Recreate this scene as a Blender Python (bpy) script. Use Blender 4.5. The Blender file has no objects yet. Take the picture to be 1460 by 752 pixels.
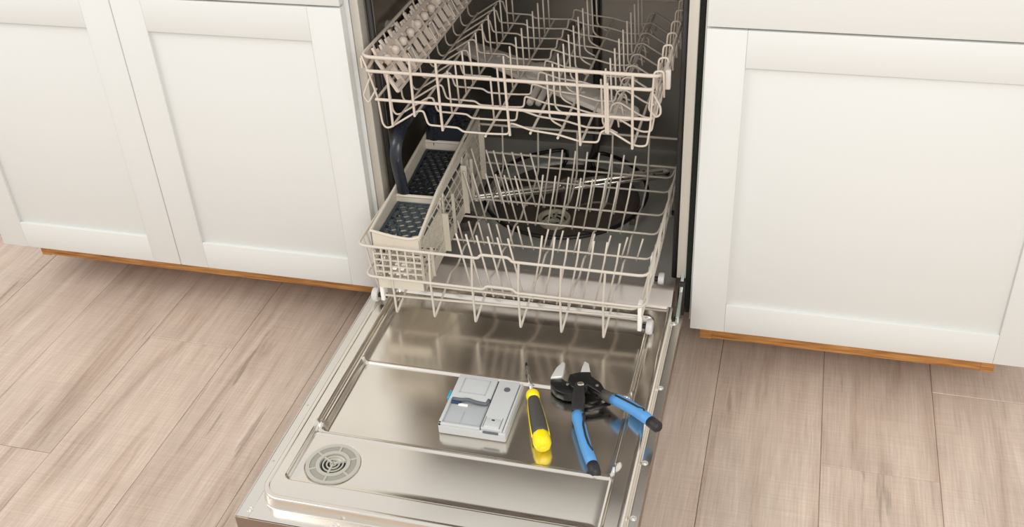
import bpy, bmesh, math, random
import numpy as np
from mathutils import Vector, Matrix

random.seed(7)
S = bpy.context.scene
COL = S.collection

# ------------------------------------------------------------------ camera
cam_d = bpy.data.cameras.new('camera')
cam = bpy.data.objects.new('camera', cam_d)
COL.objects.link(cam)
_r = Vector((0.965822, 0.254410, -0.049630))
_u = Vector((-0.104889, 0.558687, 0.822719))
_w = Vector((-0.237036, 0.789395, -0.566277))
cam.matrix_world = Matrix(((_r.x, _u.x, -_w.x, 0.758424), (_r.y, _u.y, -_w.y, -1.605309),
                           (_r.z, _u.z, -_w.z, 1.363404), (0, 0, 0, 1)))
cam_d.sensor_width = 36
cam_d.lens = 37.2386
cam_d.clip_start = 0.05
S.camera = cam

# ------------------------------------------------------------------ light
world = bpy.data.worlds.new('world')
S.world = world
world.use_nodes = True
bg = world.node_tree.nodes['Background']
bg.inputs['Color'].default_value = (1.0, 0.98, 0.955, 1)
bg.inputs['Strength'].default_value = 0.74


def area(name, loc, target, size, power, col=(1, 1, 1), sy=None):
    l = bpy.data.lights.new(name, 'AREA')
    l.energy = power
    l.color = col
    l.size = size
    if sy:
        l.shape = 'RECTANGLE'
        l.size_y = sy
    o = bpy.data.objects.new(name, l)
    COL.objects.link(o)
    o.location = loc
    o.rotation_euler = (Vector(target) - Vector(loc)).to_track_quat('-Z', 'Y').to_euler()
    return o


area('left_key_light', (-2.1, -1.35, 2.7), (0.1, 0.0, 0.3), 1.6, 34, (1.0, 0.985, 0.965))  # added soft area lamp, set upper left to keep glare off the flange
area('front_fill_light', (1.7, -3.0, 2.15), (0.3, 0.1, 0.35), 1.8, 58, (1.0, 0.965, 0.92))  # added fill lamp from the right front, brightens the dishwasher interior
S.view_settings.view_transform = 'Standard'
S.view_settings.look = 'None'
S.view_settings.exposure = 0.18
S.view_settings.gamma = 1.0

# ------------------------------------------------------------------ materials


def mat(name, col, rough=0.5, metal=0.0, **kw):
    m = bpy.data.materials.new(name)
    m.use_nodes = True
    b = m.node_tree.nodes['Principled BSDF']
    b.inputs['Base Color'].default_value = (*col, 1)
    b.inputs['Roughness'].default_value = rough
    b.inputs['Metallic'].default_value = metal
    for k, v in kw.items():
        b.inputs[k.replace('_', ' ')].default_value = v
    return m


def srgb(r, g, b):
    f = lambda c: (c / 255 / 12.92) if c / 255 <= 0.04045 else ((c / 255 + 0.055) / 1.055) ** 2.4
    return (f(r), f(g), f(b))


class NT:
    def __init__(self, m):
        self.t = m.node_tree
        self.b = self.t.nodes['Principled BSDF']

    def n(self, typ, ins=None, **props):
        nd = self.t.nodes.new(typ)
        for k, v in props.items():
            setattr(nd, k, v)
        for k, v in (ins or {}).items():
            if hasattr(v, 'links') or isinstance(v, bpy.types.NodeSocket):
                self.t.links.new(v, nd.inputs[k])
            else:
                nd.inputs[k].default_value = v
        return nd

    def link(self, a, b):
        self.t.links.new(a, b)


def noise_rough(m, scale, lo, hi, stretch=(1, 1, 1), bump=0.0, bscale=None, bdist=0.001):
    t = NT(m)
    tc = t.n('ShaderNodeTexCoord')
    mp = t.n('ShaderNodeMapping', {'Vector': tc.outputs['Object'], 'Scale': stretch})
    nz = t.n('ShaderNodeTexNoise', {'Vector': mp.outputs[0], 'Scale': scale, 'Detail': 3.0})
    mr = t.n('ShaderNodeMapRange', {'Value': nz.outputs[0], 'From Min': 0.3, 'From Max': 0.7, 'To Min': lo, 'To Max': hi})
    t.link(mr.outputs[0], t.b.inputs['Roughness'])
    if bump:
        bp = t.n('ShaderNodeBump', {'Height': nz.outputs[0], 'Strength': bump, 'Distance': bdist})
        t.link(bp.outputs[0], t.b.inputs['Normal'])
    return m


M = {}
M['white'] = noise_rough(mat('white_paint', srgb(216, 217, 214), 0.42), 60, 0.38, 0.48)
M['raw_wood'] = mat('raw_wood_edge', srgb(176, 122, 62), 0.7)
t = NT(M['raw_wood'])
tc = t.n('ShaderNodeTexCoord')
mp = t.n('ShaderNodeMapping', {'Vector': tc.outputs['Object'], 'Scale': (4, 60, 60)})
nz = t.n('ShaderNodeTexNoise', {'Vector': mp.outputs[0], 'Scale': 4.0, 'Detail': 5.0})
cr = t.n('ShaderNodeValToRGB', {'Fac': nz.outputs[0]})
cr.color_ramp.elements[0].color = (*srgb(140, 88, 40), 1)
cr.color_ramp.elements[0].position = 0.3
cr.color_ramp.elements[1].color = (*srgb(205, 150, 84), 1)
cr.color_ramp.elements[1].position = 0.75
t.link(cr.outputs[0], t.b.inputs['Base Color'])
M['steel'] = noise_rough(mat('brushed_steel', (0.83, 0.785, 0.72), 0.19, 1.0), 6, 0.17, 0.21, (1, 3, 1))
M['flange'] = noise_rough(mat('door_flange_steel', (0.78, 0.75, 0.70), 0.24, 1.0), 8, 0.22, 0.27)
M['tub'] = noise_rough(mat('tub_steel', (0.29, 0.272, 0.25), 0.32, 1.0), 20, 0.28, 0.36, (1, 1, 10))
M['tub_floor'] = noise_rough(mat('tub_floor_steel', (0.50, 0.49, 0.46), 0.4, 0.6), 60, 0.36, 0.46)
M['jamb'] = noise_rough(mat('jamb_steel', srgb(198, 194, 184), 0.45, 0.35), 70, 0.4, 0.5, (20, 1, 1))
M['screw'] = mat('screw_steel', (0.72, 0.70, 0.66), 0.25, 1.0)
M['screw_head'] = mat('zinc_screw_head', (0.66, 0.64, 0.60), 0.3, 0.55)
M['gasket'] = mat('gasket_rubber', srgb(40, 36, 33), 0.6)
M['felt'] = mat('insulation_felt', srgb(34, 44, 36), 0.95)
t = NT(M['felt'])
nz = t.n('ShaderNodeTexNoise', {'Scale': 60.0, 'Detail': 4.0})
cr = t.n('ShaderNodeValToRGB', {'Fac': nz.outputs[0]})
cr.color_ramp.elements[0].color = (*srgb(22, 28, 24), 1)
cr.color_ramp.elements[0].position = 0.45
cr.color_ramp.elements[1].color = (*srgb(66, 72, 54), 1)
cr.color_ramp.elements[1].position = 0.8
t.link(cr.outputs[0], t.b.inputs['Base Color'])
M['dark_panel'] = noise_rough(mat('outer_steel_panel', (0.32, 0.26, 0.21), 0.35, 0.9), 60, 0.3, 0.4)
M['wire'] = noise_rough(mat('nylon_coated_wire', srgb(200, 189, 176), 0.38), 200, 0.33, 0.45)
M['wire2'] = noise_rough(mat('lower_nylon_wire', srgb(198, 190, 178), 0.36), 200, 0.32, 0.45)
M['cream'] = noise_rough(mat('cream_plastic', srgb(205, 197, 182), 0.42), 120, 0.38, 0.5)
M['shelf'] = noise_rough(mat('shelf_plastic', srgb(208, 195, 182), 0.42), 120, 0.38, 0.5)
M['navy'] = noise_rough(mat('navy_plastic', srgb(29, 35, 45), 0.28), 120, 0.25, 0.36)
M['navy_dark'] = noise_rough(mat('navy_grid_plastic', srgb(36, 40, 46), 0.35), 120, 0.3, 0.4)
M['teal_grid'] = noise_rough(mat('slate_grid_plastic', srgb(60, 70, 76), 0.35), 120, 0.3, 0.4)
M['clear'] = mat('translucent_grey_plastic', srgb(222, 215, 205), 0.28, 0.0, Transmission_Weight=0.25)
M['grey_tube'] = mat('grey_tube_plastic', srgb(150, 142, 133), 0.35)
M['element'] = mat('heating_element', srgb(38, 36, 35), 0.35, 0.4)
M['conduit'] = mat('conduit_plastic', srgb(62, 56, 50), 0.5)
M['sump'] = noise_rough(mat('sump_plastic', srgb(74, 66, 59), 0.4), 60, 0.35, 0.5)
M['filter'] = mat('filter_plastic', srgb(172, 166, 146), 0.45)
M['mesh_disc'] = noise_rough(mat('filter_mesh', srgb(96, 84, 76), 0.5, 0.5), 300, 0.4, 0.6)
M['arm'] = noise_rough(mat('spray_arm_steel', (0.72, 0.69, 0.64), 0.2, 1.0), 60, 0.16, 0.26)
M['black'] = noise_rough(mat('black_oxide_steel', srgb(30, 29, 28), 0.3, 0.3), 150, 0.25, 0.38)
M['grip_black'] = noise_rough(mat('black_rubber', srgb(34, 32, 32), 0.5), 150, 0.45, 0.6)
M['grip_grey'] = noise_rough(mat('dark_grey_rubber', srgb(70, 68, 64), 0.62), 300, 0.55, 0.7, bump=0.15, bdist=0.0005)
M['blue'] = noise_rough(mat('blue_rubber', srgb(84, 148, 206), 0.5), 150, 0.45, 0.55)
M['yellow'] = mat('yellow_plastic', srgb(250, 224, 20), 0.22)
M['chrome'] = mat('tool_steel', (0.7, 0.69, 0.67), 0.16, 1.0)
M['disp'] = noise_rough(mat('light_grey_plastic', srgb(190, 192, 192), 0.36), 120, 0.32, 0.42)
M['disp2'] = noise_rough(mat('mid_grey_plastic', srgb(170, 173, 176), 0.36), 120, 0.32, 0.42)
M['latch'] = mat('latch_grey_plastic', srgb(92, 96, 102), 0.35)
M['hole'] = mat('dark_recess', srgb(28, 28, 28), 0.6)
M['sky'] = mat('sky_blue_plastic', srgb(40, 160, 190), 0.35)
M['deepblue'] = mat('dark_blue_plastic', srgb(32, 62, 96), 0.35)
M['offwhite'] = mat('white_plastic', srgb(236, 234, 228), 0.4)
M['wheel'] = mat('pale_grey_wheel', srgb(196, 194, 190), 0.4)
M['sill'] = mat('sill_steel', (0.56, 0.51, 0.465), 0.32, 0.9)
M['hinge'] = mat('zinc_hinge', (0.33, 0.36, 0.33), 0.35, 0.9)
M['jawsteel'] = mat('ground_jaw_steel', (0.70, 0.69, 0.66), 0.3, 0.35)
M['vent_back'] = mat('grey_vent_recess', srgb(150, 148, 138), 0.5)
M['vent'] = noise_rough(mat('grey_vent_plastic', srgb(178, 175, 164), 0.42), 120, 0.38, 0.48)

# floor: printed oak planks, one material, varied per plank by Object Info
pm = mat('oak_plank', srgb(200, 180, 162), 0.5)
t = NT(pm)
tc = t.n('ShaderNodeTexCoord')
oi = t.n('ShaderNodeObjectInfo')
vm = t.n('ShaderNodeVectorMath', {0: tc.outputs['Object'], 1: (1, 1, 1)}, operation='MULTIPLY')
cb = t.n('ShaderNodeCombineXYZ')
ml = t.n('ShaderNodeMath', {0: oi.outputs['Random'], 1: 37.0}, operation='MULTIPLY')
t.link(ml.outputs[0], cb.inputs[0])
t.link(ml.outputs[0], cb.inputs[1])
va = t.n('ShaderNodeVectorMath', {0: vm.outputs[0], 1: cb.outputs[0]}, operation='ADD')
m1 = t.n('ShaderNodeMapping', {'Vector': va.outputs[0], 'Scale': (14.0, 1.1, 1.0)})
n1 = t.n('ShaderNodeTexNoise', {'Vector': m1.outputs[0], 'Scale': 1.6, 'Detail': 7.0, 'Roughness': 0.62, 'Distortion': 0.6})
m2 = t.n('ShaderNodeMapping', {'Vector': va.outputs[0], 'Scale': (170.0, 6.0, 1.0)})
n2 = t.n('ShaderNodeTexNoise', {'Vector': m2.outputs[0], 'Scale': 1.8, 'Detail': 4.0, 'Roughness': 0.6})
m3 = t.n('ShaderNodeMapping', {'Vector': va.outputs[0], 'Scale': (5.0, 190.0, 1.0)})
n3 = t.n('ShaderNodeTexNoise', {'Vector': m3.outputs[0], 'Scale': 1.6, 'Detail': 3.0})
m4 = t.n('ShaderNodeMapping', {'Vector': va.outputs[0], 'Scale': (3.6, 2.4, 1.0)})
n4 = t.n('ShaderNodeTexNoise', {'Vector': m4.outputs[0], 'Scale': 1.5, 'Detail': 3.0})
r1 = t.n('ShaderNodeValToRGB', {'Fac': n1.outputs[0]})
e = r1.color_ramp.elements
e[0].position, e[0].color = 0.27, (*srgb(164, 141, 123), 1)
e[1].position, e[1].color = 0.70, (*srgb(210, 192, 176), 1)
k = r1.color_ramp.elements.new(0.45)
k.color = (*srgb(195, 175, 159), 1)
mxa = t.n('ShaderNodeMapRange', {'Value': n2.outputs[0], 'From Min': 0.25, 'From Max': 0.75, 'To Min': 0.84, 'To Max': 1.12})
mxb = t.n('ShaderNodeMapRange', {'Value': n3.outputs[0], 'From Min': 0.25, 'From Max': 0.75, 'To Min': 0.92, 'To Max': 1.06})
mxc = t.n('ShaderNodeMapRange', {'Value': n4.outputs[0], 'From Min': 0.3, 'From Max': 0.7, 'To Min': 0.91, 'To Max': 1.07})
mxd = t.n('ShaderNodeMapRange', {'Value': oi.outputs['Random'], 'To Min': 0.97, 'To Max': 1.03})
a = t.n('ShaderNodeMath', {0: mxa.outputs[0], 1: mxb.outputs[0]}, operation='MULTIPLY')
b_ = t.n('ShaderNodeMath', {0: a.outputs[0], 1: mxc.outputs[0]}, operation='MULTIPLY')
c_ = t.n('ShaderNodeMath', {0: b_.outputs[0], 1: mxd.outputs[0]}, operation='MULTIPLY')
m5 = t.n('ShaderNodeMapping', {'Vector': va.outputs[0], 'Scale': (26.0, 1.6, 1.0)})
n5 = t.n('ShaderNodeTexNoise', {'Vector': m5.outputs[0], 'Scale': 1.5, 'Detail': 4.0, 'Roughness': 0.55})
mxe = t.n('ShaderNodeMapRange', {'Value': n5.outputs[0], 'From Min': 0.32, 'From Max': 0.36, 'To Min': 0.70, 'To Max': 1.0})
c_ = t.n('ShaderNodeMath', {0: c_.outputs[0], 1: mxe.outputs[0]}, operation='MULTIPLY')
mm = t.n('ShaderNodeMix', data_type='RGBA', blend_type='MULTIPLY')
mm.inputs['Factor'].default_value = 1.0
t.link(r1.outputs[0], mm.inputs['A'])
t.link(c_.outputs[0], mm.inputs['B'])
t.link(mm.outputs['Result'], t.b.inputs['Base Color'])
bp_ = t.n('ShaderNodeBump', {'Height': n2.outputs[0], 'Strength': 0.12, 'Distance': 0.001})
t.link(bp_.outputs[0], t.b.inputs['Normal'])
M['plank'] = pm
M['subfloor'] = mat('subfloor', srgb(110, 92, 78), 0.9)

# ------------------------------------------------------------------ helpers


def prop(o, label=None, cat=None, group=None, kind=None):
    if label:
        o['label'] = label
    if cat:
        o['category'] = cat
    if group:
        o['group'] = group
    if kind:
        o['kind'] = kind
    return o


def thing(name, label, cat, loc, group=None):
    o = bpy.data.objects.new(name, None)
    o.empty_display_size = 0.05
    o.location = loc
    COL.objects.link(o)
    return prop(o, label, cat, group)


def world_of(o):
    m = Matrix.Translation(o.location) if o.rotation_euler.to_matrix() == Matrix.Identity(3) else o.matrix_basis
    if o.parent:
        return world_of(o.parent) @ o.matrix_parent_inverse @ m
    return m


def link(name, me, m, parent=None, smooth=False, label=None):
    o = bpy.data.objects.new(name, me)
    COL.objects.link(o)
    if m is not None and not me.materials:
        me.materials.append(m)
    if smooth:
        me.polygons.foreach_set('use_smooth', [True] * len(me.polygons))
    if parent:
        o.parent = parent
        o.matrix_parent_inverse = world_of(parent).inverted()
    if label:
        o['label'] = label
    return o


def mesh(vf, name='m'):
    me = bpy.data.meshes.new(name)
    me.from_pydata([tuple(v) for v in vf[0]], [], vf[1])
    me.update()
    return me


def join(*vfs):
    V, F = [], []
    for v, f in vfs:
        k = len(V)
        V += list(v)
        F += [tuple(i + k for i in q) for q in f]
    return V, F


def fix_normals(me):
    bm = bmesh.new()
    bm.from_mesh(me)
    bmesh.ops.recalc_face_normals(bm, faces=bm.faces)
    bm.to_mesh(me)
    bm.free()
    return me


def put(name, vf, m, parent=None, smooth=False, label=None, fix=True):
    me = mesh(vf, name)
    if fix:
        fix_normals(me)
    o = link(name, me, m, parent, smooth, label)
    if smooth:
        sharp(me)
    return o


def sharp(me, ang=38):
    try:
        me.set_sharp_from_angle(angle=math.radians(ang))
    except Exception:
        pass


def box(x0, x1, y0, y1, z0, z1):
    V = [(x, y, z) for z in (z0, z1) for y in (y0, y1) for x in (x0, x1)]
    F = [(0, 2, 3, 1), (4, 5, 7, 6), (0, 1, 5, 4), (2, 6, 7, 3), (0, 4, 6, 2), (1, 3, 7, 5)]
    return V, F


def bevel_box(name, x0, x1, y0, y1, z0, z1, m, parent=None, bev=0.001, seg=2, label=None):
    me = mesh(box(x0, x1, y0, y1, z0, z1), name)
    bm = bmesh.new()
    bm.from_mesh(me)
    bmesh.ops.bevel(bm, geom=list(bm.edges), offset=bev, segments=seg, affect='EDGES', profile=0.5)
    bmesh.ops.recalc_face_normals(bm, faces=bm.faces)
    bm.to_mesh(me)
    bm.free()
    o = link(name, me, m, parent, True, label)
    sharp(me, 50)
    return o


def fillet(pts, r, seg=4, closed=False):
    P = [Vector(p) for p in pts]
    n = len(P)
    out = []
    for i in range(n):
        if not closed and i in (0, n - 1):
            out.append(P[i])
            continue
        a, b, c = P[i - 1], P[i], P[(i + 1) % n]
        da, dc = (a - b), (c - b)
        la, lc = da.length, dc.length
        if la < 1e-6 or lc < 1e-6:
            continue
        if da.normalized().dot(dc.normalized()) < -0.985:
            out.append(b)
            continue
        d = min(r, la * 0.48, lc * 0.48)
        p0, p1 = b + da / la * d, b + dc / lc * d
        for k in range(seg + 1):
            s = k / seg
            out.append(p0 * (1 - s) ** 2 + b * 2 * s * (1 - s) + p1 * s * s)
    return out


def tube(pts, r, n=7, fl=0.0, closed=False, seg=4, scale=None, ref=None):
    """Sweep a round (or elliptic, via scale list of (a, b)) section along a polyline."""
    P = fillet(pts, fl, seg, closed) if fl else [Vector(p) for p in pts]
    N = len(P)
    T = []
    for i in range(N):
        if closed:
            d = P[(i + 1) % N] - P[i - 1]
        else:
            d = P[min(i + 1, N - 1)] - P[max(i - 1, 0)]
        T.append(d.normalized())
    up = Vector(ref) if ref else (Vector((0, 0, 1)) if abs(T[0].z) < 0.9 else Vector((1, 0, 0)))
    u = (up - T[0] * up.dot(T[0])).normalized()
    V, F = [], []
    for i in range(N):
        if ref:
            u = (Vector(ref) - T[i] * Vector(ref).dot(T[i])).normalized()
        else:
            u = (u - T[i] * u.dot(T[i])).normalized()
        w = T[i].cross(u)
        a, b = (r, r) if scale is None else scale[i]
        for k in range(n):
            th = 2 * math.pi * k / n
            V.append(P[i] + w * (a * math.cos(th)) + u * (b * math.sin(th)))
    for i in range(N if closed else N - 1):
        j = (i + 1) % N
        for k in range(n):
            l = (k + 1) % n
            F.append((i * n + k, i * n + l, j * n + l, j * n + k))
    if not closed:
        F.append(tuple(range(n - 1, -1, -1)))
        F.append(tuple((N - 1) * n + k for k in range(n)))
    return V, F


def wire(name, pts, r, m, parent, fl=0.008, closed=False, n=7, label=None):
    o = link(name, mesh(tube(pts, r, n, fl, closed), name), m, parent, True, label)
    sharp(o.data, 60)
    return o


def lathe(prof, seg=32, c=(0, 0, 0)):
    V, F = [], []
    for (r, z) in prof:
        for k in range(seg):
            a = 2 * math.pi * k / seg
            V.append((c[0] + r * math.cos(a), c[1] + r * math.sin(a), c[2] + z))
    for i in range(len(prof) - 1):
        for k in range(seg):
            l = (k + 1) % seg
            F.append((i * seg + k, i * seg + l, (i + 1) * seg + l, (i + 1) * seg + k))
    F.append(tuple(range(seg - 1, -1, -1)))
    F.append(tuple((len(prof) - 1) * seg + k for k in range(seg)))
    return V, F


def prism(poly, z0, z1):
    n = len(poly)
    V = [(x, y, z0) for x, y in poly] + [(x, y, z1) for x, y in poly]
    F = [tuple(range(n - 1, -1, -1)), tuple(range(n, 2 * n))]
    F += [(i, (i + 1) % n, n + (i + 1) % n, n + i) for i in range(n)]
    return V, F


def bevel_prism(name, poly, z0, z1, m, parent, bev=0.001, label=None, seg=2, tf=None):
    me = mesh(prism(poly, z0, z1), name)
    bm = bmesh.new()
    bm.from_mesh(me)
    bmesh.ops.recalc_face_normals(bm, faces=bm.faces)
    bmesh.ops.bevel(bm, geom=list(bm.edges), offset=bev, segments=seg, affect='EDGES', profile=0.5, clamp_overlap=True)
    if tf is not None:
        bmesh.ops.transform(bm, matrix=tf, verts=bm.verts)
    bm.to_mesh(me)
    bm.free()
    o = link(name, me, m, parent, True, label)
    sharp(me, 45)
    return o


def sweep_profile(prof, x0, x1):
    """extrude a (y, z) polyline along x as a single sheet"""
    n = len(prof)
    V = [(x0, y, z) for y, z in prof] + [(x1, y, z) for y, z in prof]
    return V, [(i, i + 1, n + i + 1, n + i) for i in range(n - 1)]


def transform(vf, mtx):
    return [mtx @ Vector(v) for v in vf[0]], vf[1]


def bar(a, b, wd, ht, ref=(0, 0, 1)):
    a, b = Vector(a), Vector(b)
    d = (b - a).normalized()
    u = Vector(ref)
    u = (u - d * u.dot(d)).normalized()
    w = d.cross(u)
    V = []
    for p in (a, b):
        for sw, su in ((-1, -1), (1, -1), (1, 1), (-1, 1)):
            V.append(p + w * (sw * wd / 2) + u * (su * ht / 2))
    return V, [(3, 2, 1, 0), (4, 5, 6, 7)] + [(i, (i + 1) % 4, 4 + (i + 1) % 4, 4 + i) for i in range(4)]


# ------------------------------------------------------------------ floor
floor = put('floor', box(-2.2, 2.4, -2.6, 0.75, -0.02, -0.003), M['subfloor'])
prop(floor, 'pale greyish oak plank floor in front of the white cabinets', None, None, 'structure')
PW = 0.197
x = 0.680 - PW * 14
joints = {-0.502: (-0.112,), -0.699: (-0.465,), 0.877: (-0.205,), 0.680: (-0.95, ), -0.305: (-0.62,), 0.483: (-0.5,)}
i = 0
while x < 2.2:
    ys = None
    for kx, jy in joints.items():
        if abs(kx - x) < 0.02:
            ys = list(jy)
    if ys is None:
        ys = [-0.2 - ((i * 0.437) % 1.0)]
    y = ys[0]
    cuts = [y]
    while cuts[0] > -2.4:
        cuts.insert(0, cuts[0] - 1.22)
    cuts[0] = max(cuts[0], -2.6)
    while cuts[-1] < 0.62:
        cuts.append(cuts[-1] + 1.22)
    cuts[-1] = 0.70
    for a, b in zip(cuts, cuts[1:]):
        if b - a < 0.02:
            continue
        g = 0.00035
        dz = random.uniform(-0.0003, 0.0003)
        me = mesh(box(x + g, x + PW - g, a + g, b - g, -0.003, 0.0 + dz), 'plank')
        bm = bmesh.new()
        bm.from_mesh(me)
        ed = [e for e in bm.edges if all(v.co.z > -0.001 for v in e.verts)]
        bmesh.ops.bevel(bm, geom=ed, offset=0.0009, segments=1, affect='EDGES')
        bmesh.ops.recalc_face_normals(bm, faces=bm.faces)
        bm.to_mesh(me)
        bm.free()
        link('plank', me, M['plank'], floor)
    x += PW
    i += 1

# ------------------------------------------------------------------ cabinets


def shaker_door(parent, name, x0, x1, z0, z1, st=0.0635, y0=0.0, th=0.019):
    """frame of stiles and rails around a recessed panel; front face at y0"""
    b = 0.0009
    y1 = y0 + th
    d = bevel_box(name, x0 + st - 0.006, x1 - st + 0.006, y0 + 0.0065, y1 - 0.003, z0 + st - 0.006, z1 - st + 0.006,
                  M['white'], parent, b)
    for xa, xb in ((x0, x0 + st), (x1 - st, x1)):
        bevel_box('stile', xa, xb, y0, y1, z0, z1, M['white'], d, b)
    for za, zb in ((z0, z0 + st), (z1 - st, z1)):
        bevel_box('rail', x0 + st + 0.00015, x1 - st - 0.00015, y0 + 0.00012, y1, za, zb, M['white'], d, b)
    return d


def cabinet(label, x0, x1, zb, doors, drawers, strip, zgap=0.7095, drop=0.032):
    t = thing('base_cabinet', label, 'cabinet', ((x0 + x1) / 2, 0.3, 0))
    body = join(box(x0, x0 + 0.018, 0.0205, 0.60, zb + 0.006, 0.87), box(x1 - 0.018, x1, 0.0205, 0.60, zb + 0.006, 0.87),
                box(x0, x1, 0.59, 0.60, zb + 0.006, 0.87), box(x0, x1, 0.0205, 0.60, 0.852, 0.87),
                box(x0 + 0.018, x1 - 0.018, 0.0205, 0.045, 0.685, 0.735))
    put('carcass', body, M['white'], t)
    s0, s1 = strip
    bevel_box('bottom_rail', s0, s1, 0.022, 0.05, zb - drop, zb + 0.02, M['raw_wood'], t, 0.0008, label='bare wood bottom edge')
    for xa in ((s0 - 0.0005, s0 + 0.022), (s1 - 0.022, s1 + 0.0005)):
        bevel_box('corner_block', xa[0], xa[1], 0.0212, 0.052, zb - drop - 0.0015, zb + 0.018, M['raw_wood'], t, 0.0008)
    put('toe_kick', box(x0 + 0.02, x1 - 0.02, 0.24, 0.255, 0.001, zb + 0.02), M['raw_wood'], t)
    put('cabinet_floor', box(x0 + 0.018, x1 - 0.018, 0.05, 0.59, zb + 0.004, zb + 0.02), M['raw_wood'], t)
    for xa, xb in doors:
        shaker_door(t, 'door', xa, xb, zb, zgap - 0.0012)
    for xa, xb in drawers:
        bevel_box('drawer_front', xa, xb, 0, 0.019, zgap + 0.0025, 0.862, M['white'], t, 0.001)
    return t


cabinet('white double door base cabinet left of the open dishwasher', -0.909, 0.0035, 0.115,
        [(-0.9045, -0.4612), (-0.4592, -0.004)], [(-0.9045, -0.004)], (-0.83, 0.0))
cabinet('white single door base cabinet right of the open dishwasher', 0.6165, 1.2245, 0.1065,
        [(0.6206, 1.2195)], [(0.6206, 1.2195)], (0.6385, 1.165), zgap=0.7075, drop=0.035)

# ------------------------------------------------------------------ dishwasher
DW = thing('dishwasher', 'open stainless dishwasher between the two white cabinets, door lying flat', 'dishwasher', (0.305, 0.3, 0))
TX0, TX1, TY0, TY1, TF = 0.024, 0.585, 0.045, 0.575, 0.155
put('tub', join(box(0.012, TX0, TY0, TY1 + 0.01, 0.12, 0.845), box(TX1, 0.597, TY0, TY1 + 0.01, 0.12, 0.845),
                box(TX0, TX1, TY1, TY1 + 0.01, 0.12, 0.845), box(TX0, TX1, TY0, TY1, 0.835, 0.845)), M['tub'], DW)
# tub floor with a round dish
nx, ny = 150, 142
xs = np.linspace(TX0, TX1, nx)
ys = np.linspace(0.03, TY1, ny)
X, Y = np.meshgrid(xs, ys)
R = np.hypot(X - 0.305, Y - 0.35)
sm = lambda a: np.clip(a, 0, 1) ** 2 * (3 - 2 * np.clip(a, 0, 1))
Z = TF + 0.012 * sm((Y - 0.52) / 0.05) + 0.010 * sm((0.09 - Y) / 0.06) + 0.01 * sm((X - 0.555) / 0.03) + 0.01 * sm((0.055 - X) / 0.03)
Z -= 0.010 * sm((0.168 - R) / 0.008)
Z -= 0.020 * sm((0.158 - R) / 0.12)


def grid_mesh(X, Y, Z):
    h, w = X.shape
    V = np.stack([X, Y, Z], -1).reshape(-1, 3)
    idx = np.arange(h * w).reshape(h, w)
    q = np.stack([idx[:-1, :-1], idx[:-1, 1:], idx[1:, 1:], idx[1:, :-1]], -1).reshape(-1, 4)
    me = bpy.data.meshes.new('grid')
    me.vertices.add(len(V))
    me.vertices.foreach_set('co', V.ravel())
    me.loops.add(q.size)
    me.loops.foreach_set('vertex_index', q.ravel())
    me.polygons.add(len(q))
    me.polygons.foreach_set('loop_start', np.arange(0, q.size, 4))
    me.update()
    me.validate()
    return me


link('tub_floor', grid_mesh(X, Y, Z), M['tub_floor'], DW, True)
# sump dish inside the ring
prof = [(0.0, -0.022), (0.05, -0.021), (0.10, -0.015), (0.145, -0.0065), (0.158, -0.0055), (0.163, -0.0085)]
put('sump_dish', lathe([(max(r, 0.0005), z) for r, z in prof], 64, (0.305, 0.35, TF)), M['sump'], DW, True, 'dark round sump dish')
# sill between door and tub
put('sill', sweep_profile([(-0.036, 0.150), (-0.034, 0.166), (-0.028, 0.174), (-0.004, 0.191), (0.003, 0.1945), (0.010, 0.194), (0.016, 0.188), (0.026, 0.172), (0.034, 0.164)],
                          TX0 - 0.002, TX1 + 0.002), M['sill'], DW, True)
# jambs and head of the front frame
for xa, xb in ((0.0045, 0.0205), (0.589, 0.6055)):
    bevel_box('jamb', xa, xb, 0.021, 0.058, 0.205, 0.862, M['jamb'], DW, 0.0012)
bevel_box('head_rail', 0.0045, 0.6055, 0.021, 0.058, 0.835, 0.862, M['jamb'], DW, 0.0012)
for xa, xb in ((0.0205, 0.0305), (0.579, 0.589)):
    bevel_box('inner_jamb', xa, xb, 0.048, 0.062, 0.19, 0.84, M['jamb'], DW, 0.001)
for xg in (0.0295, 0.5825):
    link('gasket', mesh(tube([(xg, 0.046, 0.19), (xg, 0.046, 0.835)], 0.006, 10), 'gasket'), M['gasket'], DW, True)
put('insulation', box(0.6065, 0.6145, 0.03, 0.55, 0.12, 0.86), M['felt'], DW, False, 'dark felt insulation strip')
put('jamb_hole', lathe([(0.0022, 0), (0.0022, 0.0008)], 16), M['hole'], DW).matrix_basis = \
    Matrix.Translation((0.0262, 0.0475, 0.69)) @ Matrix.Rotation(math.pi / 2, 4, 'X')
# slide rails for the upper rack
for xa, xb in ((TX0, TX0 + 0.008), (TX1 - 0.008, TX1)):
    bevel_box('slide_rail', xa, xb, 0.066, 0.53, 0.588, 0.612, M['tub'], DW, 0.002)
# embossed side ribs low on the walls
for xa in (TX0 + 0.003, TX1 - 0.003):
    for zz in (0.19, 0.215, 0.24):
        link('wall_rib', mesh(tube([(xa, 0.075, zz), (xa, 0.16, zz), (xa, 0.20, zz + 0.02), (xa, 0.52, zz + 0.02)], 0.006, 8, 0.02), 'wall_rib'), M['tub'], DW, True)
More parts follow.
